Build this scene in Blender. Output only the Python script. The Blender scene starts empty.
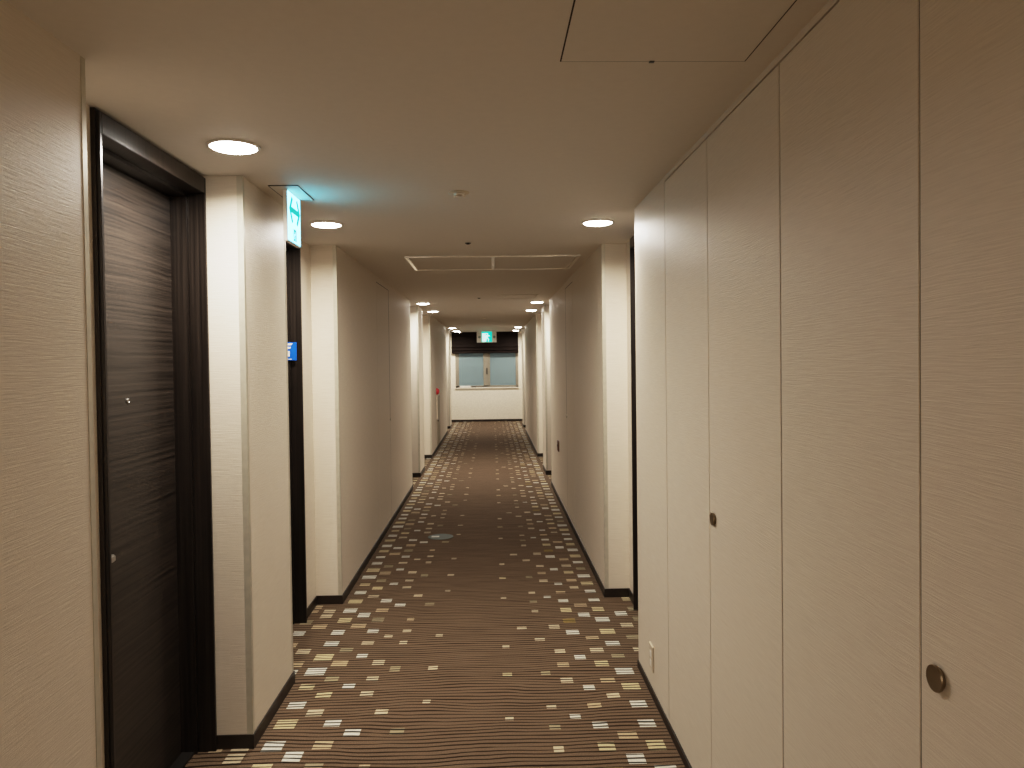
import bpy, bmesh, math, random
from mathutils import Vector, Matrix
random.seed(7)
C = bpy.context.scene.collection
PI = math.pi

# ------------------------------------------------------------------ plan of the corridor (metres)
XL, XR = -0.952, 0.696          # corridor wall planes
BL, BR = -1.110, 0.850          # back planes of the door recesses
H = 2.225                       # ceiling
YB, YE = -3.2, 18.62            # back wall, end wall
OUT_L, OUT_R = -1.42, 1.16      # outer faces of the wall blocks

SPREAD, WATT = 166.0, 21.5                      # downlight beam

# ------------------------------------------------------------------ materials
def new_mat(name):
    m = bpy.data.materials.new(name); m.use_nodes = True
    nt = m.node_tree
    return m, nt, nt.nodes['Principled BSDF']

def N(nt, kind, **kw):
    n = nt.nodes.new(kind)
    for k, v in kw.items():
        if k in n.inputs: n.inputs[k].default_value = v
        else: setattr(n, k, v)
    return n

def ramp(nt, stops):
    r = nt.nodes.new('ShaderNodeValToRGB')
    el = r.color_ramp.elements
    while len(el) < len(stops): el.new(0.5)
    for e, (p, c) in zip(el, stops):
        e.position = p; e.color = (*c, 1)
    return r

def plain(name, col, rough=0.5, metal=0.0, spec=0.5, var=0.06):
    m, nt, b = new_mat(name)
    tc = N(nt, 'ShaderNodeTexCoord')
    no = N(nt, 'ShaderNodeTexNoise', Scale=35.0, Detail=3.0)
    nt.links.new(tc.outputs['Object'], no.inputs['Vector'])
    r = ramp(nt, [(0.3, [c * (1 - var) for c in col]), (0.7, [min(1, c * (1 + var)) for c in col])])
    nt.links.new(no.outputs['Fac'], r.inputs['Fac'])
    nt.links.new(r.outputs['Color'], b.inputs['Base Color'])
    b.inputs['Roughness'].default_value = rough
    b.inputs['Metallic'].default_value = metal
    b.inputs['Specular IOR Level'].default_value = spec
    return m

def emit(name, col, strength):
    m, nt, b = new_mat(name)
    b.inputs['Base Color'].default_value = (*[min(1, c) for c in col], 1)
    b.inputs['Emission Color'].default_value = (*col, 1)
    b.inputs['Emission Strength'].default_value = strength
    return m

def streaky(name, c0, c1, rough, bump, sx, sz, axis='h', spec=0.5, wob=0.02, fine=0.0):
    """streaks along the horizontal ('h') or vertical ('v') direction"""
    m, nt, b = new_mat(name)
    L = nt.links.new
    tc = N(nt, 'ShaderNodeTexCoord')
    sep = N(nt, 'ShaderNodeSeparateXYZ'); L(tc.outputs['Object'], sep.inputs[0])
    add = N(nt, 'ShaderNodeMath', operation='ADD'); L(sep.outputs['X'], add.inputs[0]); L(sep.outputs['Y'], add.inputs[1])
    ha, va = add.outputs[0], sep.outputs['Z']
    if axis == 'v': ha, va = va, ha
    # wobble the streaks a little so that they wave
    cw = N(nt, 'ShaderNodeCombineXYZ'); L(ha, cw.inputs[0]); L(va, cw.inputs[1])
    nw = N(nt, 'ShaderNodeTexNoise', Scale=3.0, Detail=2.0); L(cw.outputs[0], nw.inputs['Vector'])
    mw = N(nt, 'ShaderNodeMath', operation='MULTIPLY_ADD'); L(nw.outputs['Fac'], mw.inputs[0]); mw.inputs[1].default_value = wob; L(va, mw.inputs[2])
    mx = N(nt, 'ShaderNodeMath', operation='MULTIPLY'); L(ha, mx.inputs[0]); mx.inputs[1].default_value = sx
    mz = N(nt, 'ShaderNodeMath', operation='MULTIPLY'); L(mw.outputs[0], mz.inputs[0]); mz.inputs[1].default_value = sz
    cv = N(nt, 'ShaderNodeCombineXYZ'); L(mx.outputs[0], cv.inputs[0]); L(mz.outputs[0], cv.inputs[1])
    no = N(nt, 'ShaderNodeTexNoise', Scale=1.0, Detail=4.0, Roughness=0.62); L(cv.outputs[0], no.inputs['Vector'])
    r = ramp(nt, [(0.32, c0), (0.68, c1)]); L(no.outputs['Fac'], r.inputs['Fac'])
    L(r.outputs['Color'], b.inputs['Base Color'])
    b.inputs['Roughness'].default_value = rough
    b.inputs['Specular IOR Level'].default_value = spec
    if bump:
        bp = N(nt, 'ShaderNodeBump', Strength=bump, Distance=0.002)
        L(no.outputs['Fac'], bp.inputs['Height']); L(bp.outputs['Normal'], b.inputs['Normal'])
    return m

def carpet(name, cols, line_col, w=0.30, floor_noise=True):
    """loop pile crossed by thin wavy dark lines"""
    m, nt, b = new_mat(name); L = nt.links.new
    tc = N(nt, 'ShaderNodeTexCoord')
    sep = N(nt, 'ShaderNodeSeparateXYZ'); L(tc.outputs['Object'], sep.inputs[0])
    mp = N(nt, 'ShaderNodeMapping'); mp.inputs['Scale'].default_value = (1.5, 2.4, 1); L(tc.outputs['Object'], mp.inputs['Vector'])
    nw = N(nt, 'ShaderNodeTexNoise', Scale=1.0, Detail=2.5); L(mp.outputs[0], nw.inputs['Vector'])
    ma = N(nt, 'ShaderNodeMath', operation='MULTIPLY_ADD'); L(nw.outputs['Fac'], ma.inputs[0]); ma.inputs[1].default_value = 0.11; L(sep.outputs['Y'], ma.inputs[2])
    fr = N(nt, 'ShaderNodeMath', operation='MULTIPLY'); L(ma.outputs[0], fr.inputs[0]); fr.inputs[1].default_value = 36.0
    fc = N(nt, 'ShaderNodeMath', operation='PINGPONG'); L(fr.outputs[0], fc.inputs[0]); fc.inputs[1].default_value = 0.5
    # thickness of the lines varies
    mp2 = N(nt, 'ShaderNodeMapping'); mp2.inputs['Scale'].default_value = (3.0, 30.0, 1); L(tc.outputs['Object'], mp2.inputs['Vector'])
    n2 = N(nt, 'ShaderNodeTexNoise', Scale=1.0, Detail=2.0); L(mp2.outputs[0], n2.inputs['Vector'])
    th = N(nt, 'ShaderNodeMath', operation='MULTIPLY_ADD'); L(n2.outputs['Fac'], th.inputs[0]); th.inputs[1].default_value = w * 1.5; th.inputs[2].default_value = -w * .22
    df = N(nt, 'ShaderNodeMath', operation='SUBTRACT'); L(fc.outputs[0], df.inputs[0]); L(th.outputs[0], df.inputs[1])
    sm = N(nt, 'ShaderNodeMapRange'); L(df.outputs[0], sm.inputs['Value'])
    sm.inputs['From Min'].default_value = -0.05; sm.inputs['From Max'].default_value = 0.07
    # pile colour
    n3 = N(nt, 'ShaderNodeTexNoise', Scale=260.0, Detail=2.0); L(tc.outputs['Object'], n3.inputs['Vector'])
    r = ramp(nt, [(0.3, cols[0]), (0.7, cols[1])]); L(n3.outputs['Fac'], r.inputs['Fac'])
    mix = N(nt, 'ShaderNodeMix', data_type='RGBA'); L(sm.outputs[0], mix.inputs['Factor'])
    mix.inputs['A'].default_value = (*line_col, 1)
    L(r.outputs['Color'], mix.inputs['B'])
    L(mix.outputs['Result'], b.inputs['Base Color'])
    b.inputs['Roughness'].default_value = 0.95; b.inputs['Specular IOR Level'].default_value = 0.1
    bp = N(nt, 'ShaderNodeBump', Strength=0.5, Distance=0.003); L(n3.outputs['Fac'], bp.inputs['Height']); L(bp.outputs['Normal'], b.inputs['Normal'])
    return m

M = {}
M['wall'] = streaky('woven_wallpaper', (0.665, 0.59, 0.485), (0.745, 0.67, 0.56), 0.50, 0.52, 10.0, 330.0, wob=0.02, spec=0.45)
M['pier'] = M['wall']
M['ceiling'] = plain('ceiling_paint', (0.74, 0.69, 0.615), 0.75, spec=0.2, var=0.012)
M['plaster'] = plain('end_wall_paint', (0.80, 0.74, 0.62), 0.6)
M['leaf'] = streaky('dark_zebrano_across', (0.007, 0.005, 0.004), (0.050, 0.038, 0.030), 0.40, 0.12, 1.0, 85.0, wob=0.014)
M['frame'] = streaky('dark_zebrano_upright', (0.006, 0.004, 0.003), (0.030, 0.022, 0.017), 0.33, 0.08, 1.0, 90.0, axis='v', wob=0.01)
M['base'] = plain('dark_brown_vinyl', (0.020, 0.013, 0.009), 0.45)
M['alu'] = plain('satin_aluminium', (0.62, 0.58, 0.50), 0.35, 0.85)
M['sash'] = plain('sash_aluminium', (0.36, 0.33, 0.27), 0.45, 0.5)
M['rail'] = plain('bright_aluminium_rail', (0.90, 0.85, 0.76), 0.28, 0.9)
M['bead'] = plain('champagne_corner_bead', (0.58, 0.54, 0.44), 0.4, 0.35)
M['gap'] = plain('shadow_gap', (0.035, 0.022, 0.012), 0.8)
M['knob'] = plain('bronze_metal', (0.27, 0.21, 0.14), 0.32, 0.9)
M['steel'] = plain('brushed_steel', (0.62, 0.60, 0.56), 0.3, 0.9)
M['white'] = plain('white_plastic', (0.78, 0.75, 0.69), 0.4)
M['offwhite'] = plain('ivory_plastic', (0.62, 0.54, 0.42), 0.4)
M['dark'] = plain('dark_metal', (0.05, 0.045, 0.04), 0.4, 0.6)
M['brownplate'] = plain('brown_plate', (0.14, 0.06, 0.035), 0.5)
M['red'] = plain('red_plastic', (0.62, 0.045, 0.06), 0.3)
M['taupe'] = plain('taupe_steel', (0.42, 0.36, 0.27), 0.5)
M['shade'] = streaky('dark_brown_blind_cloth', (0.006, 0.003, 0.002), (0.018, 0.011, 0.008), 0.75, 0.2, 4.0, 60.0, spec=0.15)
M['lamp'] = emit('lamp_diffuser', (1.0, 0.94, 0.84), 48.0)
M['sign_lit'] = emit('sign_lit_white', (0.12, 0.60, 0.86), 10.5)
M['sign_green'] = emit('sign_green', (0.01, 0.60, 0.50), 1.0)
M['exit_green'] = emit('exit_green', (0.0, 0.55, 0.42), 1.5)
M['exit_white'] = emit('exit_white', (0.55, 1.0, 0.92), 1.9)
M['arrow_grey'] = plain('arrow_grey_green', (0.22, 0.30, 0.26), 0.5)
M['blue'] = plain('blue_plate', (0.01, 0.13, 0.60), 0.35)
M['marker'] = plain('floor_marker_grey_green', (0.062, 0.075, 0.055), 0.7)
M['marker_pale'] = plain('floor_marker_pale', (0.34, 0.33, 0.26), 0.5)
M['carpet'] = carpet('brown_carpet', ((0.110, 0.074, 0.047), (0.190, 0.132, 0.086)), (0.024, 0.014, 0.008), 0.25)
SQ = {'w': (0.82, 0.78, 0.66), 'c': (0.70, 0.58, 0.40), 'y': (0.70, 0.58, 0.35), 't': (0.60, 0.46, 0.29), 'd': (0.42, 0.35, 0.22), 'o': (0.36, 0.26, 0.10)}
for k, c in SQ.items():
    M['sq_' + k] = carpet('carpet_square_' + k, ([x * .65 for x in c], [x * .88 for x in c]), [x * .05 + .004 for x in c], 0.33)

def frosted():
    m, nt, b = new_mat('frosted_glass'); L = nt.links.new
    tc = N(nt, 'ShaderNodeTexCoord')
    no = N(nt, 'ShaderNodeTexNoise', Scale=90.0, Detail=2.0); L(tc.outputs['Object'], no.inputs['Vector'])
    bp = N(nt, 'ShaderNodeBump', Strength=0.3, Distance=0.002); L(no.outputs['Fac'], bp.inputs['Height']); L(bp.outputs['Normal'], b.inputs['Normal'])
    b.inputs['Base Color'].default_value = (0.62, 0.78, 0.80, 1)
    b.inputs['Roughness'].default_value = 0.45
    b.inputs['Transmission Weight'].default_value = 0.75
    b.inputs['IOR'].default_value = 1.45
    return m
M['glass'] = frosted()

# ------------------------------------------------------------------ mesh helpers
def bx(bm, x0, x1, y0, y1, z0, z1, bev=0.0):
    vs = [bm.verts.new((x, y, z)) for x in (x0, x1) for y in (y0, y1) for z in (z0, z1)]
    f = lambda *i: bm.faces.new([vs[k] for k in i])
    fs = [f(0, 1, 3, 2), f(4, 6, 7, 5), f(0, 4, 5, 1), f(2, 3, 7, 6), f(0, 2, 6, 4), f(1, 5, 7, 3)]
    if bev:
        es = list({e for q in fs for e in q.edges})
        bmesh.ops.bevel(bm, geom=es, offset=bev, segments=2, affect='EDGES')
    return fs

def prism(bm, pts, z0, z1):
    lo = [bm.verts.new((x, y, z0)) for x, y in pts]; hi = [bm.verts.new((x, y, z1)) for x, y in pts]
    n = len(pts)
    bm.faces.new(lo[::-1]); bm.faces.new(hi)
    for i in range(n): bm.faces.new((lo[i], lo[(i + 1) % n], hi[(i + 1) % n], hi[i]))

def lathe(bm, prof, origin, axis, seg=32):
    """prof: (radius, height) pairs turned about axis through origin"""
    ax = Vector(axis).normalized(); o = Vector(origin)
    t = Vector((0, 0, 1)) if abs(ax.z) < .9 else Vector((1, 0, 0))
    u = ax.cross(t).normalized(); v = ax.cross(u)
    rings = []
    for r, h in prof:
        if r < 1e-6: rings.append([bm.verts.new(o + ax * h)])
        else: rings.append([bm.verts.new(o + ax * h + (u * math.cos(2 * PI * k / seg) + v * math.sin(2 * PI * k / seg)) * r) for k in range(seg)])
    for a, b in zip(rings, rings[1:]):
        for k in range(seg):
            q = [a[k % len(a)], a[(k + 1) % len(a)], b[(k + 1) % len(b)], b[k % len(b)]]
            q = list(dict.fromkeys(q))
            if len(q) > 2: bm.faces.new(q)
    for ring in (rings[0], rings[-1]):
        if len(ring) > 2: bm.faces.new(ring)

def obj(name, bm, mat, parent=None, smooth=False, off=(0, 0, 0)):
    bmesh.ops.recalc_face_normals(bm, faces=bm.faces)
    me = bpy.data.meshes.new(name)
    if parent is not None:                      # children: geometry was written in world space
        bmesh.ops.translate(bm, vec=-world_loc(parent), verts=bm.verts)
    bm.to_mesh(me); bm.free()
    for mm in (mat if isinstance(mat, (list, tuple)) else [mat]): me.materials.append(mm)
    if smooth:
        for p in me.polygons: p.use_smooth = True
        try: me.set_sharp_from_angle(angle=math.radians(35))
        except Exception: pass
    o = bpy.data.objects.new(name, me); C.objects.link(o)
    if parent is not None: o.parent = parent
    return o

def world_loc(o):
    v = Vector(o.location)
    while o.parent: o = o.parent; v += Vector(o.location)
    return v

def box(name, b, mat, parent=None, bev=0.0):
    bm = bmesh.new(); bx(bm, *b, bev=bev); return obj(name, bm, mat, parent)

def thing(name, loc, label=None, cat=None, group=None, kind=None):
    e = bpy.data.objects.new(name, None); C.objects.link(e); e.location = loc
    e.empty_display_size = 0.1
    if label: e['label'] = label
    if cat: e['category'] = cat
    if group: e['group'] = group
    if kind: e['kind'] = kind
    return e

def tag(o, label, cat, group=None):
    o['label'] = label; o['category'] = cat
    if group: o['group'] = group
    return o

def struct(o, label=None, cat=None):
    o['kind'] = 'structure'
    if label: o['label'] = label
    if cat: o['category'] = cat
    return o

# ------------------------------------------------------------------ floor
SQUARES = [(-1.092,4.346,0.071,0.079,'d'),(-1.092,4.169,0.072,0.076,'w'),(-1.092,3.993,0.075,0.073,'t'),(-1.092,2.931,0.053,0.068,'t'),(-1.000,4.268,0.087,0.083,'t'),(-1.000,4.446,0.073,0.086,'c'),(-1.000,3.737,0.085,0.080,'t'),(-1.000,3.902,0.076,0.076,'c'),(-0.876,2.936,0.085,0.090,'w'),(-0.876,3.116,0.093,0.089,'y'),(-0.876,3.291,0.080,0.079,'w'),(-0.876,3.474,0.073,0.065,'y'),(-0.876,4.366,0.081,0.087,'y'),(-0.876,3.645,0.103,0.097,'w'),(-0.876,3.818,0.098,0.097,'y'),(-0.876,4.000,0.081,0.083,'w'),(-0.876,4.173,0.075,0.076,'w'),(-0.779,3.382,0.074,0.066,'y'),(-0.779,3.212,0.075,0.070,'c'),(-0.779,4.273,0.090,0.087,'t'),(-0.779,3.553,0.069,0.059,'d'),(-0.779,4.452,0.075,0.083,'w'),(-0.779,3.913,0.072,0.070,'d'),(-0.779,3.738,0.085,0.079,'t'),(-0.683,2.937,0.080,0.074,'t'),(-0.683,3.116,0.073,0.071,'w'),(-0.683,3.470,0.060,0.056,'w'),(-0.683,4.363,0.074,0.083,'d'),(-0.683,4.183,0.067,0.066,'w'),(-0.683,4.005,0.070,0.057,'c'),(-0.683,3.826,0.059,0.061,'w'),(-0.586,3.385,0.063,0.060,'c'),(-0.586,3.029,0.071,0.065,'w'),(-0.586,4.098,0.050,0.052,'c'),(-0.586,3.547,0.061,0.055,'c'),(-0.586,3.739,0.064,0.067,'c'),(-0.493,4.357,0.044,0.055,'t'),(-0.493,3.205,0.060,0.051,'c'),(-0.493,4.176,0.051,0.051,'c'),(-0.493,3.655,0.054,0.070,'d'),(-0.493,4.000,0.045,0.050,'c'),(-0.405,3.032,0.062,0.057,'d'),(-0.308,3.293,0.037,0.036,'c'),(-0.308,4.093,0.042,0.038,'c'),(-0.308,3.657,0.050,0.050,'c'),(0.054,3.119,0.038,0.043,'c'),(0.054,3.555,0.049,0.047,'y'),(0.054,3.911,0.040,0.051,'c'),(0.148,4.177,0.059,0.047,'c'),(0.238,4.003,0.059,0.053,'c'),(0.238,3.216,0.046,0.043,'c'),(0.238,3.036,0.050,0.053,'d'),(0.238,3.565,0.049,0.053,'d'),(0.238,4.456,0.043,0.050,'c'),(0.331,4.185,0.065,0.069,'c'),(0.331,3.834,0.059,0.061,'c'),(0.331,3.659,0.062,0.059,'t'),(0.331,3.120,0.049,0.047,'w'),(0.331,3.476,0.062,0.063,'c'),(0.425,4.096,0.077,0.073,'w'),(0.425,4.465,0.070,0.079,'y'),(0.425,3.746,0.060,0.061,'w'),(0.425,3.041,0.067,0.062,'w'),(0.425,3.216,0.065,0.052,'t'),(0.425,3.395,0.056,0.058,'w'),(0.425,4.278,0.077,0.080,'o'),(0.522,3.832,0.075,0.067,'c'),(0.522,4.004,0.075,0.060,'t'),(0.522,4.372,0.072,0.084,'w'),(0.522,3.662,0.072,0.075,'y'),(0.522,3.308,0.062,0.055,'c'),(0.522,2.953,0.083,0.068,'t'),(0.522,3.471,0.073,0.059,'t'),(0.618,3.045,0.074,0.070,'w'),(0.618,4.466,0.075,0.087,'y'),(0.618,4.101,0.087,0.091,'y'),(0.618,3.922,0.080,0.074,'w'),(0.618,3.752,0.070,0.067,'d'),(0.618,3.220,0.075,0.071,'w'),(0.618,4.285,0.087,0.088,'w'),(0.618,3.393,0.087,0.084,'y'),(0.618,3.569,0.092,0.085,'w'),(0.742,3.835,0.066,0.064,'c'),(0.742,4.006,0.075,0.067,'d'),(0.742,4.382,0.075,0.084,'w'),(0.822,4.461,0.052,0.075,'d'),(0.822,4.288,0.054,0.069,'d')]
PERIOD = 1.597
EXTRA = []
for k in range(5):                              # the outermost columns, seen only in the door recesses
    EXTRA.append((-1.000, 2.935 + .177 * k * 1.0, .074, .076, 'cytcw'[k]))
    EXTRA.append((-1.092, 3.02 + .177 * k * 1.0, .068, .07, 'tcdyc'[k]))
EXTRA += [(.742, 3.12, .074, .076, 'c'), (.742, 3.30, .074, .076, 'y'), (.742, 3.48, .074, .076, 't'), (.742, 3.66, .07, .07, 'w'), (.742, 4.19, .075, .08, 'c'),
          (.822, 3.05, .06, .07, 'y'), (.822, 3.4, .06, .07, 'w'), (.822, 3.75, .06, .07, 'c'), (.822, 4.1, .06, .07, 't')]
def make_floor():
    bm = bmesh.new()
    x0, x1, y0, y1 = -1.3, 1.05, YB, YE
    bx(bm, x0, x1, y0, y1, -0.05, 0.0)
    keys = list(SQ)
    rnd = random.Random(3)
    def quad(x, y, w, l, c):
        if y - l / 2 < y0 + .05 or y + l / 2 > y1 - .02: return
        vs = [bm.verts.new((x + sx * w / 2, y + sy * l / 2, 0.0012)) for sx, sy in ((-1, -1), (1, -1), (1, 1), (-1, 1))]
        f = bm.faces.new(vs); f.material_index = 1 + keys.index(c)
    for n in range(-4, 11):
        for x, y, w, l, c in SQUARES + EXTRA:
            quad(x, y + n * PERIOD, w * .92, l * .88, c)
    o = obj('floor', bm, [M['carpet']] + [M['sq_' + k] for k in keys])
    return struct(o, 'brown wavy-lined carpet with pale squares thickening towards both walls', 'carpet')
make_floor()

# ------------------------------------------------------------------ ceiling and walls
struct(box('ceiling', (-1.5, 1.25, YB, YE, H, H + .1), M['ceiling']), 'plain beige ceiling of the corridor', 'ceiling')
struct(box('wall_back', (-1.5, 1.25, YB - .1, YB, 0, H), M['wall']))
struct(box('wall_left', (OUT_L - .1, OUT_L, YB, YE, 0, H), M['wall']))
struct(box('wall_right', (OUT_R, OUT_R + .1, YB, YE, 0, H), M['wall']))

BB_H, BB_T = 0.055, 0.006
WL, WR = 'left', 'right'
def run(side, y0, y1, yn=None, yf=None, ret0=True, ret1=True, z1=H):
    """one block of corridor wall from y0 to y1; yn / yf: how far the recess back wall
    reaches towards the camera / away from it before the door frame begins"""
    s = -1 if side == 'left' else 1
    X = XL if s < 0 else XR; B = BL if s < 0 else BR; O = OUT_L if s < 0 else OUT_R
    pts = []
    if yn is not None: pts += [(O, yn), (B, yn), (B, y0), (X, y0)]
    else: pts += [(O, y0), (X, y0)]
    if yf is not None: pts += [(X, y1), (B, y1), (B, yf), (O, yf)]
    else: pts += [(X, y1), (O, y1)]
    bm = bmesh.new(); prism(bm, pts, 0, z1)
    struct(obj('wall_' + side, bm, M['wall']))
    # baseboard follows the block
    t = BB_T * s
    bm = bmesh.new()
    def bb(xa, xb, ya, yb): bx(bm, min(xa, xb), max(xa, xb), min(ya, yb), max(ya, yb), 0, BB_H)
    ext0 = BB_T if ret0 else 0; ext1 = BB_T if ret1 else 0
    bb(X, X - t, y0 - ext0, y1 + ext1)
    if ret0: bb(X, B - t, y0, y0 - BB_T)
    if ret1: bb(X, B - t, y1, y1 + BB_T)
    if yn is not None: bb(B, B - t, yn, y0)
    if yf is not None: bb(B, B - t, y1, yf)
    struct(obj('baseboard_' + side, bm, M['base']))
    # corner beads
    for yy, flag, d in ((y0, ret0, -1), (y1, ret1, 1)):
        if not flag: continue
        bm = bmesh.new(); e = 0.0012
        bx(bm, min(X, X + s * .022), max(X, X + s * .022), min(yy, yy + d * e), max(yy, yy + d * e), BB_H, z1)
        bx(bm, min(X, X - s * e), max(X, X - s * e), min(yy + d * e, yy - d * .018), max(yy + d * e, yy - d * .018), BB_H, z1)
        trim_n[0] += 1
        struct(obj('trim_%d' % trim_n[0], bm, M['bead']))
trim_n = [0]

# y positions: recesses R1 1.81-2.93, R2 3.51-4.67, R3 8.83-9.78, R4 10.40-11.67, R5 15.75-16.80, R6 17.36-end
run('left', YB, 1.81, yf=2.133, ret0=False)
run('left', 2.93, 3.525)
run('left', 4.67, 8.83, yn=4.355, yf=8.93)
run('left', 9.78, 10.40)
run('left', 11.67, 15.75, yn=11.24, yf=15.88)
run('left', 16.80, 17.36)
run('right', 4.69, 8.93, yn=4.46, yf=9.0)
run('right', 9.80, 10.40)
run('right', 11.64, 15.72, yn=11.24, yf=15.86)
run('right', 16.80, 17.36)
for side, s, B, O in (('left', -1, BL, OUT_L), ('right', 1, BR, OUT_R)):
    struct(box('wall_' + side, (min(B, O), max(B, O), 18.30, YE, 0, H), M['wall']))
    struct(box('baseboard_' + side, (min(B, B - s * BB_T), max(B, B - s * BB_T), 18.30, YE, 0, BB_H), M['base']))

# ------------------------------------------------------------------ guest room doors
door_n = [0]
def door(side, y0, y1, label, leaf_d=0.105, hand=-1, detail=True):
    s = -1 if side == 'left' else 1
    B = BL if s < 0 else BR
    X = lambda d: B + s * d                      # d: depth behind the recess back plane
    def bxd(bm, d0, d1, ya, yb, za, zb, bev=0.0): bx(bm, min(X(d0), X(d1)), max(X(d0), X(d1)), ya, yb, za, zb, bev=bev)
    top = H - .004
    door_n[0] += 1
    r = thing('door_%d' % door_n[0], (X(0), (y0 + y1) / 2, 0), label, 'door', kind='structure')
    bm = bmesh.new()
    for (c, hc, d0, d1, a) in ((0.019, .066, -0.022, 0.045, 0.006), (0.031, .079, 0.045, leaf_d + .05, 0.0)):
        bxd(bm, d0, d1, y0 + a, y0 + c, 0, top - a, .0015); bxd(bm, d0, d1, y1 - c, y1 - a, 0, top - a, .0015)
        bxd(bm, d0, d1, y0 + c, y1 - c, top - hc, top - a, .0015)
    obj('door_frame', bm, M['frame'], r)
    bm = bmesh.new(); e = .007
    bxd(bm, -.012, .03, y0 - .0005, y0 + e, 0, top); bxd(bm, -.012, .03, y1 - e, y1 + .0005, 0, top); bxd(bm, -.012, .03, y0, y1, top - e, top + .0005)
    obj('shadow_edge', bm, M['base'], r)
    lt = top - .079
    bm = bmesh.new(); bxd(bm, leaf_d, leaf_d + .04, y0 + .032, y1 - .032, .006, lt - .003, .002)
    obj('door_leaf', bm, M['leaf'], r)
    bm = bmesh.new(); bxd(bm, .055, leaf_d - .001, y0 + .032, y1 - .032, 0, .010, .002)
    obj('threshold', bm, M['dark'], r)
    if detail:
        yc = (y0 + y1) / 2
        bm = bmesh.new(); lathe(bm, [(0, -.004), (.0085, -.004), (.0085, .003), (.006, .005), (.0045, .003), (0, .0025)], (X(leaf_d), yc, 1.383), (-s, 0, 0), 20)
        obj('peephole', bm, M['steel'], r, True)
        yh = y0 + .100
        hb = bmesh.new()
        bxd(hb, leaf_d - .008, leaf_d, yh - .028, yh + .028, .80, 1.02, .002)
        h = obj('door_handle', hb, M['steel'], r)
        lb = bmesh.new()
        lathe(lb, [(.010, 0), (.010, .05)], (X(leaf_d), yh, .915), (-s, 0, 0), 16)
        bxd(lb, leaf_d - .062, leaf_d - .044, yh - .012, yh + .075, .904, .926, .004)
        obj('lever', lb, M['steel'], h)
    return r
door('left', 2.135, 2.928, 'dark wood-grain guest door nearest the camera in the left wall, with peephole')
door('left', 3.552, 4.352, 'dark door frame beyond the first left pier, under the hanging green sign', leaf_d=.20)
door('left', 8.93, 9.775, 'dark door hidden in the left recess before the second left pier')
door('left', 10.42, 11.235, 'dark door hidden in the left recess behind the second left pier')
door('left', 15.88, 16.79, 'dark door in the far left recess before the last left pier')
door('left', 17.38, 18.29, 'dark door in the last left recess next to the window wall')
door('right', 3.63, 4.455, 'dark door frame glimpsed past the far edge of the closets on the right')
door('right', 9.00, 9.79, 'dark door hidden in the right recess before the second right pier')
door('right', 10.42, 11.235, 'dark door hidden in the right recess behind the second right pier')
door('right', 15.86, 16.79, 'dark door in the far right recess before the last right pier')
door('right', 17.38, 18.29, 'dark door in the last right recess next to the window wall')

# ------------------------------------------------------------------ closets in the right wall
GAP = .0025
S0, S1, S2, S3, S4, SE = 3.563 - .58, 2.984, 2.393, 1.789, 1.202, 3.61
CT = 2.203                                         # top of the closet doors
struct(box('wall_right', (XR, OUT_R, 2.984 + GAP, SE, 0, H), M['wall']))            # fixed panel at the far end
struct(box('wall_right', (XR, OUT_R, YB, 2.984 + GAP, CT + GAP * 1.6, H), M['wall']))      # strip over the doors
struct(box('wall_right', (XR + .03, OUT_R, YB, 2.984 + GAP, 0, CT + GAP * 1.6), M['gap']))  # dark carcass behind the gaps
struct(box('baseboard_right', (XR - BB_T, XR, YB, SE + BB_T, 0, .036), M['base']))
struct(box('baseboard_right', (XR, BR, SE, SE + BB_T, 0, .036), M['base']))
def closet(ya, ym, yb, label, n):
    """double-door closet between ya (near) and yb (far), the leaves meeting at ym"""
    r = thing('built_in_closet', (XR, (ya + yb) / 2, 0), label, 'closet', 'flush closets along the right wall')
    for k, (p, q, g0, g1) in enumerate(((ya, ym, GAP, .0018), (ym, yb, .0018, GAP))):
        d = box('door', (XR, XR + .022, p + g0, q - g1, .037, CT), M['wall'], r, bev=.0012)
        box('seam_shade', (XR + .002, XR + .020, q - g1, q + .0024, .037, CT), M['gap'], r)  # dark strip set in the seam, its colour standing in for the shade
        if k == 0:
            bm = bmesh.new()
            lathe(bm, [(0, 0), (.017, 0), (.017, .003), (.0205, .004), (.0215, .007), (.0205, .0095), (.013, .0085), (0, .008)], (XR, q - .052, .993), (-1, 0, 0), 28)
            obj('knob', bm, M['knob'], d, True)
    return r
closet(1.789, 2.393, 2.984, 'flush beige two-door closet with the further bronze knob, in the right wall', 1)
closet(0.600, 1.202, 1.789, 'flush beige two-door closet with the nearer bronze knob, at the right edge', 2)
struct(box('wall_right', (XR, XR + .03, YB, 0.600 - GAP, .036, CT), M['wall']))
# wall socket on the fixed panel
t = thing('wall_outlet', (XR, 3.295, .175), 'small ivory wall outlet low on the panel beyond the closets', 'outlet')
box('cover_plate', (XR - .007, XR, 3.258, 3.332, .118, .232), M['offwhite'], t, bev=.002)
bm = bmesh.new()
for z in (.150, .190): bx(bm, XR - .0085, XR - .006, 3.279, 3.311, z - .014, z + .014, .001)
obj('socket', bm, M['white'], t)

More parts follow.
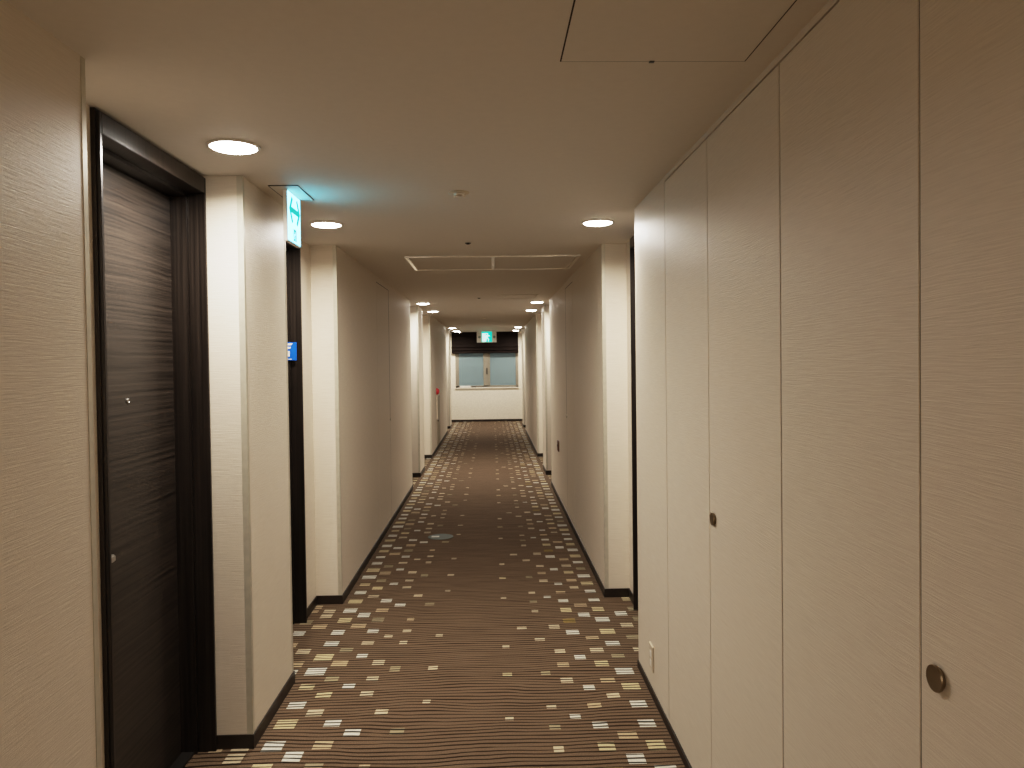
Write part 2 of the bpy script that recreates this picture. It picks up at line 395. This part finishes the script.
# flush service doors in the middle stretches
def service(side, ya, yb, label, knob_y):
    s = -1 if side == 'left' else 1; X = XL if s < 0 else XR
    f = lambda a, b: (min(X + a * -s, X + b * -s), max(X + a * -s, X + b * -s))
    door_n[0] += 1
    r = thing('door_%d' % door_n[0], (X, (ya + yb) / 2, 0), label, 'door', kind='structure')
    box('door_leaf', (*f(0, .001), ya, yb, BB_H + .002, 2.165), M['wall'], r)
    bm = bmesh.new(); e = .009
    bx(bm, *f(0, .0016), yb, yb + e, .98, 2.165); bx(bm, *f(0, .0016), ya, yb + e, 2.165, 2.169)
    bx(bm, *f(0, .0013), yb, yb + .0025, BB_H, .98)
    obj('shadow_gap', bm, M['gap'], r)
    bm = bmesh.new(); lathe(bm, [(0, 0), (.016, 0), (.016, .006), (.010, .009), (0, .009)], (X - s * .001, knob_y, .976), (-s, 0, 0), 20)
    obj('pull', bm, M['alu'], r, True)
service('left', 6.27, 6.985, 'flush papered service door with small pull in the long left wall', 6.978)
service('right', 6.40, 7.006, 'flush papered service door with small pull in the long right wall', 6.990)
t = thing('wall_plate', (XR, 7.91, .6), 'small brown plate low on the long right wall beyond the service door', 'plate')
box('plate', (XR - .012, XR, 7.84, 7.98, .54, .65), M['brownplate'], t, bev=.002)
bm = bmesh.new(); lathe(bm, [(0, 0), (.012, 0), (.012, .006), (0, .006)], (XR - .012, 7.91, .60), (-1, 0, 0), 16)
obj('screw', bm, M['dark'], t)

# fire cabinet with red lamp
t = thing('fire_alarm_cabinet', (XL, 13.1, 0), 'taupe fire cabinet with red lamp low on the far left wall', 'fire cabinet')
box('cabinet_door', (XL + .001, XL + .010, 12.80, 13.50, .065, .90), M['taupe'], t, bev=.002)
hs = box('lamp_housing', (XL + .001, XL + .022, 12.735, 12.795, .52, .93), M['offwhite'], t, bev=.004)
bm = bmesh.new(); lathe(bm, [(0, 0), (.058, 0), (.058, .012), (.050, .030), (.030, .046), (0, .052)], (XL + .001, 12.80, .995), (1, 0, 0), 28)
obj('alarm_lamp', bm, M['red'], t, True)
bm = bmesh.new(); lathe(bm, [(0, 0), (.018, 0), (.018, .014), (0, .016)], (XL + .02, 12.76, .50), (1, 0, 0), 16)
obj('latch', bm, M['dark'], t, True)

# ------------------------------------------------------------------ end wall, window, roman shade
WX0, WX1, WZ0, WZ1 = -0.905, 0.655, 0.85, 2.00
bm = bmesh.new()
bx(bm, -1.5, WX0, YE, YE + .18, 0, H); bx(bm, WX1, 1.25, YE, YE + .18, 0, H)
bx(bm, WX0, WX1, YE, YE + .18, 0, WZ0); bx(bm, WX0, WX1, YE, YE + .18, WZ1, H)
struct(obj('wall_end', bm, M['plaster']))
struct(box('baseboard_end', (BL, BR, YE - BB_T, YE, 0, BB_H), M['base']))
w = thing('window_1', ((WX0 + WX1) / 2, YE + .06, WZ0), 'two-pane frosted window in the end wall below the dark blind', 'window', kind='structure')
bm = bmesh.new()
f0, f1 = YE + .04, YE + .10
bx(bm, WX0, WX0 + .05, f0, f1, WZ0, WZ1); bx(bm, WX1 - .05, WX1, f0, f1, WZ0, WZ1)
bx(bm, WX0, WX1, f0, f1, WZ0, WZ0 + .035); bx(bm, WX0, WX1, f0, f1, WZ1 - .05, WZ1)
obj('window_frame', bm, M['sash'], w)
for a, b, dy, l0, l1 in ((WX0 + .045, -0.095, .0, .040, .118), (-0.165, WX1 - .045, .018, .118, .020)):
    bm = bmesh.new(); p = f0 - .004 + dy; q = p + .025
    bx(bm, a, a + l0, p, q, WZ0 + .020, WZ1 - .05); bx(bm, b - l1, b, p, q, WZ0 + .020, WZ1 - .05)
    bx(bm, a, b, p, q, WZ0 + .020, WZ0 + .045); bx(bm, a, b, p, q, WZ1 - .09, WZ1 - .05)
    sh = obj('sash', bm, M['sash'], w)
    box('pane', (a + l0 - .005, b - l1 + .005, p + .008, p + .016, WZ0 + .04, WZ1 - .085), M['glass'], sh)
box('window_sill', (WX0 - .01, WX1 + .01, YE - .025, YE + .06, WZ0 - .028, WZ0), M['plaster'], w, bev=.003)
bm = bmesh.new(); bx(bm, -0.137, -0.113, f0 - .028, f0 - .003, 1.17, 1.33, .004)
obj('crescent_lock', bm, M['dark'], w)
# a slim white handle bar and dark catch lying at the foot of the left sash
t = thing('window_opener', (-.66, YE - .005, WZ0), 'slim white opener bar with dark catch on the sill, left end', 'window opener')
box('bar', (-.80, -.53, YE - .016, YE + .012, WZ0, WZ0 + .045), M['white'], t, bev=.005)
box('catch', (-.50, -.40, YE - .012, YE + .010, WZ0, WZ0 + .025), M['dark'], t, bev=.004)

t = thing('roman_shade', (-.165, YE - .03, 1.70), 'dark brown roman shade gathered above the end window', 'blind')
SX0, SX1 = -0.985, 0.655
bm = bmesh.new(); bx(bm, SX0, SX1, YE - .035, YE - .002, H - .05, H - .002)
obj('head_rail', bm, M['shade'], t)
bm = bmesh.new()                                  # flat upper cloth rolling into three soft folds
prof = [(YE - .037, H - .005), (YE - .042, 2.0), (YE - .040, 1.93), (YE - .062, 1.885), (YE - .068, 1.855), (YE - .046, 1.838),
        (YE - .050, 1.832), (YE - .076, 1.80), (YE - .080, 1.772), (YE - .052, 1.757), (YE - .056, 1.75), (YE - .082, 1.722), (YE - .080, 1.698), (YE - .030, 1.695)]
ra = [bm.verts.new((SX0, y, z)) for y, z in prof]; rb = [bm.verts.new((SX1, y, z)) for y, z in prof]
for i in range(len(prof) - 1): bm.faces.new((ra[i], rb[i], rb[i + 1], ra[i + 1]))
bk = [bm.verts.new((x, YE - .006, z)) for x in (SX0, SX1) for z in (H - .005, 1.695)]
bm.faces.new((bk[0], bk[1], *ra[::-1])); bm.faces.new((bk[2], *rb, bk[3]))
obj('cloth', bm, M['shade'], t)

# ------------------------------------------------------------------ downlights
LIGHTS = [
    (-.848, 2.53, 'round downlight before the first left door, largest in the photo'),
    (-.853, 3.95, 'round downlight on the left just behind the hanging green sign'),
    (.568, 3.955, 'round downlight on the right beyond the closets'),
    (-.842, 9.33, 'nearer of the two downlights at the second left pier'),
    (-.838, 10.81, 'further of the two downlights at the second left pier'),
    (.570, 9.30, 'nearer of the two downlights at the second right pier'),
    (.574, 10.77, 'further of the two downlights at the second right pier'),
    (-.842, 16.25, 'nearer of the two downlights at the last left pier'),
    (-.843, 17.88, 'further of the two downlights at the last left pier, by the window'),
    (.580, 16.15, 'downlight at the last right pier, nearest the exit sign'),
    (.580, 17.88, 'downlight behind the last right pier by the window'),
]
def make_light():
    r = thing('downlight', (0, 0, H), 'x', 'ceiling light', 'round ceiling downlights')
    bm = bmesh.new(); lathe(bm, [(.076, 0), (.086, 0), (.086, -.003), (.081, -.006), (.076, -.006), (.076, 0)], (0, 0, H), (0, 0, 1), 40)
    obj('trim_ring', bm, M['white'], r, True)
    bm = bmesh.new(); lathe(bm, [(0, -.001), (.074, -.001), (.073, -.006), (.066, -.010), (.045, -.0135), (.02, -.015), (0, -.0152)], (0, 0, H), (0, 0, 1), 40)
    obj('diffuser', bm, M['lamp'], r, True)
    ld = bpy.data.lights.new('lamp', 'AREA'); ld.shape = 'DISK'; ld.size = 0.145; ld.spread = math.radians(SPREAD)
    ld.energy = WATT; ld.color = (1.0, 0.925, 0.845)
    lo = bpy.data.objects.new('lamp', ld); C.objects.link(lo); lo.parent = r; lo.location = (0, 0, -.018)
    return r
def dup(r, loc, label):
    c = r.copy(); C.objects.link(c); c.location = loc; c['label'] = label
    for ch in list(r.children):
        d = ch.copy(); C.objects.link(d); d.parent = c
    return c
L0 = make_light()
for i, (x, y, lab) in enumerate(LIGHTS):
    if i == 0: L0.location = (x, y, H); L0['label'] = lab
    else: dup(L0, (x, y, H), lab)
# the corridor goes on behind the camera; unseen fill lamps added to brighten the near end
for x, y, lab in ((-.845, -1.75, 'left added fill lamp, unseen behind the camera'), (.570, -1.75, 'right added fill lamp, unseen behind the camera')):
    dup(L0, (x, y, H), lab)

# ------------------------------------------------------------------ ceiling fittings
def detector(x, y, label):
    r = thing('smoke_detector', (x, y, H), label, 'smoke detector', 'ceiling smoke detectors')
    bm = bmesh.new(); lathe(bm, [(0, 0), (.044, 0), (.044, -.004), (.040, -.007), (.028, -.008), (0, -.008)], (x, y, H), (0, 0, 1), 32)
    obj('base', bm, M['offwhite'], r, True)
    bm = bmesh.new(); lathe(bm, [(0, -.008), (.024, -.008), (.022, -.013), (.014, -.017), (0, -.018)], (x, y, H), (0, 0, 1), 24)
    obj('sensor_head', bm, M['rail'], r, True)
    for k in range(4):
        a = PI / 4 + k * PI / 2
        bm = bmesh.new(); cx, cy = x + .031 * math.cos(a), y + .031 * math.sin(a)
        bx(bm, cx - .003, cx + .003, cy - .003, cy + .003, H - .017, H - .007)
        obj('prong', bm, M['rail'], r)
    return r
detector(-.131, 3.237, 'pale round smoke detector on the near ceiling, level with the hanging sign')
detector(-.122, 12.63, 'round smoke detector far down the ceiling in front of the exit sign')
def sprinkler(x, y, label):
    r = thing('sprinkler_head', (x, y, H), label, 'sprinkler', 'ceiling sprinkler heads')
    bm = bmesh.new(); lathe(bm, [(0, 0), (.018, 0), (.018, -.003), (.012, -.005), (.008, -.006), (0, -.006)], (x, y, H), (0, 0, 1), 24)
    obj('escutcheon', bm, M['dark'], r, True)
    bm = bmesh.new(); lathe(bm, [(0, -.006), (.010, -.006), (.010, -.009), (0, -.009)], (x, y, H), (0, 0, 1), 20)
    obj('deflector', bm, M['dark'], r)
sprinkler(-.137, 4.614, 'small dark sprinkler head before the silver framed ceiling hatch')
sprinkler(-.138, 8.625, 'small dark sprinkler head beyond the silver framed ceiling hatch')
r = thing('ceiling_sensor', (-.737, 17.93, H), 'small white cylinder sensor on the far left ceiling by the window', 'sensor')
bm = bmesh.new(); lathe(bm, [(0, 0), (.045, 0), (.045, -.030), (.035, -.042), (0, -.044)], (-.737, 17.93, H), (0, 0, 1), 24)
obj('body', bm, M['white'], r, True)
bm = bmesh.new(); lathe(bm, [(0, -.044), (.014, -.044), (.010, -.050), (0, -.051)], (-.737, 17.93, H), (0, 0, 1), 16)
obj('lens', bm, M['dark'], r, True)

def rect_frame(bm, x0, x1, y0, y1, t, z0, z1):
    bx(bm, x0, x0 + t, y0, y1, z0, z1); bx(bm, x1 - t, x1, y0, y1, z0, z1)
    bx(bm, x0 + t, x1 - t, y0, y0 + t, z0, z1); bx(bm, x0 + t, x1 - t, y1 - t, y1, z0, z1)
# near hatch: only a dark shadow line round a papered panel
t = thing('ceiling_hatch', (.402, 1.60, H), 'square flush access hatch with thin dark outline on the near ceiling', 'ceiling hatch')
bm = bmesh.new(); bx(bm, .178, .625, 1.378, 1.826, H - .002, H); obj('panel', bm, M['ceiling'], t)
bm = bmesh.new(); rect_frame(bm, .1745, .6285, 1.3745, 1.8295, .0035, H - .0012, H); obj('shadow_gap', bm, M['gap'], t)
box('latch', (.392, .404, 1.822, 1.832, H - .004, H), M['dark'], t)
# silver framed hatch in two panels
t = thing('framed_ceiling_hatch', (.018, 5.54, H), 'wide two-panel ceiling hatch in a thin silver frame before the second lights', 'ceiling hatch')
bm = bmesh.new()
rect_frame(bm, -.590, .622, 5.17, 5.91, .022, H - .008, H)
bx(bm, .006, .030, 5.192, 5.888, H - .008, H)
obj('frame', bm, M['rail'], t)
for a, b in ((-.568, .006), (.030, .600)):
    box('panel', (a + .003, b - .003, 5.195, 5.885, H - .004, H), M['ceiling'], t)
t = thing('small_ceiling_hatch', (.28, 8.45, H), 'small framed ceiling hatch just before the second right downlights', 'ceiling hatch')
bm = bmesh.new(); rect_frame(bm, .06, .52, 8.22, 8.68, .016, H - .006, H); obj('frame', bm, M['ceiling'], t)
box('panel', (.078, .502, 8.238, 8.662, H - .003, H), M['ceiling'], t)

# ------------------------------------------------------------------ signs
def poly(bm, pts, mapf, idx=0):
    f = bm.faces.new([bm.verts.new(mapf(*p)) for p in pts]); f.material_index = idx
    return f
# sign hung beside the first left pier, its lit face towards the corridor
SGX, SY0, SY1, SZ0, SZ1 = -.838, 3.140, 3.345, 2.010, H - .003
t = thing('evacuation_sign', (SGX, (SY0 + SY1) / 2, H), 'lit white sign with green double arrow hanging from the left ceiling', 'sign')
box('ceiling_plate', (-.897, -.780, 3.084, 3.360, H - .003, H), M['ceiling'], t)
bm = bmesh.new(); rect_frame(bm, -.899, -.778, 3.082, 3.362, .0035, H - .0036, H); obj('plate_edge', bm, M['dark'], t)
cs = box('casing', (SGX - .018, SGX, SY0, SY1, SZ0, SZ1), M['white'], t, bev=.002)
bm = bmesh.new(); bx(bm, SGX - .001, SGX + .0025, SY0 + .006, SY1 - .006, SZ0 + .006, SZ1 - .004)
obj('lit_face', bm, M['sign_lit'], cs)
mp = lambda u, v: (SGX + .0038, (SY0 + SY1) / 2 + u, SZ0 + v)
bm = bmesh.new()
for q in (-1, 1):                                 # double-headed arrow
    poly(bm, [(q * .088, .138), (q * .046, .196), (q * .026, .186), (q * .054, .148), (q * .054, .128), (q * .026, .090), (q * .046, .080)], mp)
poly(bm, [(-.062, .126), (.062, .126), (.062, .150), (-.062, .150)], mp)
obj('double_arrow', bm, M['sign_green'], cs)
bm = bmesh.new()                                  # small green exit pictogram: doorway with runner
fr = [(-.032, .012, .032, .060)]
poly(bm, [(-.024, .012), (.024, .012), (.024, .062), (-.024, .062)], mp)
obj('exit_pictogram', bm, M['sign_green'], cs)
mp2 = lambda u, v: (SGX + .0046, (SY0 + SY1) / 2 + u, SZ0 + v)
def runner(bm, mp, k, ox, oy):
    """running figure, k = height"""
    P = lambda pts: poly(bm, [(ox + a * k, oy + b * k) for a, b in pts], mp)
    P([(.08 * math.cos(a * PI / 6) + .06, .90 + .09 * math.sin(a * PI / 6)) for a in range(12)])
    P([(-.02, .78), (.12, .80), (.16, .62), (.08, .42), (-.10, .42), (-.08, .6)])
    P([(.12, .80), (.36, .66), (.34, .58), (.12, .68)]); P([(-.02, .78), (-.26, .62), (-.34, .44), (-.26, .42), (-.18, .56), (-.04, .64)])
    P([(-.10, .44), (-.04, .44), (-.16, .22), (-.40, .14), (-.42, .22), (-.24, .28)]); P([(-.02, .44), (.10, .44), (.26, .28), (.20, .02), (.10, .04), (.14, .24)])
bm = bmesh.new(); runner(bm, mp2, .042, -.004, .012); obj('running_figure', bm, M['sign_lit'], cs)

# exit sign before the window
EX0, EX1, EZ0, EZ1, EY = -.340, .115, 1.930, 2.190, 17.30
t = thing('exit_sign', (-.112, EY, H), 'white exit sign with lit green running figure hanging before the end window', 'sign')
for x in (-.22, -.005): box('hanger', (x - .008, x + .008, EY + .02, EY + .036, EZ1 - .002, H), M['white'], t)
cs = box('casing', (EX0, EX1, EY, EY + .055, EZ0, EZ1), M['white'], t, bev=.004)
cx = (EX0 + EX1) / 2; g = .118
me = lambda u, v: (cx + u, EY - .002, EZ0 + v)
bm = bmesh.new(); bx(bm, cx - g + .004, cx + g + .004, EY - .0015, EY + .003, EZ0 + .012, EZ1 - .010)
obj('lit_panel', bm, M['exit_green'], cs)
me2 = lambda u, v: (cx + u, EY - .0032, EZ0 + v)
bm = bmesh.new()
poly(bm, [(-.100, .014), (.045, .014), (.045, .030), (.098, .075), (.098, .118), (.055, .118), (.030, .150), (-.030, .182), (-.080, .150), (-.100, .08)][:0] or [(-.104, .020), (-.086, .020), (-.086, .215), (-.104, .215)], me2)
poly(bm, [(-.086, .200), (.012, .200), (.012, .215), (-.086, .215)], me2)
poly(bm, [(-.086, .020), (-.010, .020), (.0, .11), (-.02, .198), (-.086, .198)], me2)
obj('doorway', bm, M['exit_white'], cs)
me3 = lambda u, v: (cx + u, EY - .0044, EZ0 + v)
bm = bmesh.new(); runner(bm, me3, .20, .006, .018); obj('running_figure', bm, M['exit_white'], cs)
for q, o in ((-1, -.166), (1, .172)):
    bm = bmesh.new()
    poly(bm, [(o + q * .034, .125), (o, .165), (o, .140), (o - q * .030, .140), (o - q * .030, .110), (o, .110), (o, .085)], me2)
    obj('side_arrow', bm, M['arrow_grey'], cs)

# blue plate on the second left door frame
BY = 4.316
t = thing('door_sign', (-1.175, BY, 1.57), 'small blue plate with white pictogram on the dark second left door frame', 'sign')
pl = box('plate', (-1.237, -1.113, BY - .004, BY, 1.518, 1.622), M['blue'], t, bev=.001)
mb = lambda u, v: (-1.175 + u, BY - .0052, 1.570 + v)
bm = bmesh.new()
poly(bm, [(-.045, .046), (.042, .046), (.034, .034), (-.037, .034)], mb)
poly(bm, [(-.036, .026), (.032, .026), (.026, .014), (-.030, .014)], mb)
poly(bm, [(-.026, .002), (.024, .002), (.024, -.030), (-.026, -.030)], mb)
poly(bm, [(-.045, -.043), (.034, -.043), (.034, -.047), (-.045, -.047)], mb)
obj('pictogram', bm, M['white'], pl)

# ------------------------------------------------------------------ round marker on the carpet
t = thing('floor_marker', (-.458, 6.407, 0), 'round grey-green floor marker flat on the carpet, left of the middle', 'floor marker')
bm = bmesh.new(); lathe(bm, [(0, .0014), (.108, .0014), (.108, .003), (.104, .004), (0, .004)], (-.458, 6.407, 0), (0, 0, 1), 40)
obj('disc', bm, M['marker'], t)
box('inset', (-.535, -.470, 6.385, 6.432, .0040, .0048), M['marker_pale'], t)

# ------------------------------------------------------------------ world and camera
wd = bpy.data.worlds.new('evening'); bpy.context.scene.world = wd; wd.use_nodes = True
bg = wd.node_tree.nodes['Background']; bg.inputs[0].default_value = (0.20, 0.27, 0.30, 1); bg.inputs[1].default_value = 0.27

cam = bpy.data.cameras.new('camera'); co = bpy.data.objects.new('camera', cam); C.objects.link(co)
f = 750.0
cam.sensor_width = 36; cam.lens = 36 * f / 1024
cam.shift_x = -0.53 / 1024; cam.shift_y = -9.29 / 1024
cam.clip_start = 0.05; cam.clip_end = 60
yaw, pitch, roll = [math.radians(a) for a in (1.56541876, -1.06354322, -0.72715446)]
fwd = Vector((math.sin(yaw) * math.cos(pitch), math.cos(yaw) * math.cos(pitch), math.sin(pitch)))
right = Vector((math.cos(yaw), -math.sin(yaw), 0)); up = right.cross(fwd)
r2 = right * math.cos(roll) + up * math.sin(roll); u2 = -right * math.sin(roll) + up * math.cos(roll)
mat = Matrix((r2, u2, -fwd)).transposed().to_4x4(); mat.translation = (0, 0, 1.5)
co.matrix_world = mat
bpy.context.scene.camera = co

sc = bpy.context.scene
sc.view_settings.view_transform = 'Standard'
sc.view_settings.look = 'None'
sc.view_settings.exposure = -0.18
# gentle shoulder, as a phone camera gives
sc.view_settings.use_curve_mapping = True
cm = sc.view_settings.curve_mapping
cm.white_level = (3.0, 3.0, 3.0)
cv = cm.curves[3]
pts = [(0, 0), (.0035, .006), (.0117, .024), (.0333, .084), (.0667, .19), (.10, .305), (.1667, .50), (.2333, .635), (.3333, .77), (.5, .89), (.75, .96), (1, 1)]
cv.points[0].location = pts[0]; cv.points[1].location = pts[-1]
for q in pts[1:-1]: cv.points.new(*q)
cm.update()

sc.cycles.use_denoising = True
sc.cycles.max_bounces = 12; sc.cycles.diffuse_bounces = 8
sc.cycles.sample_clamp_indirect = 6
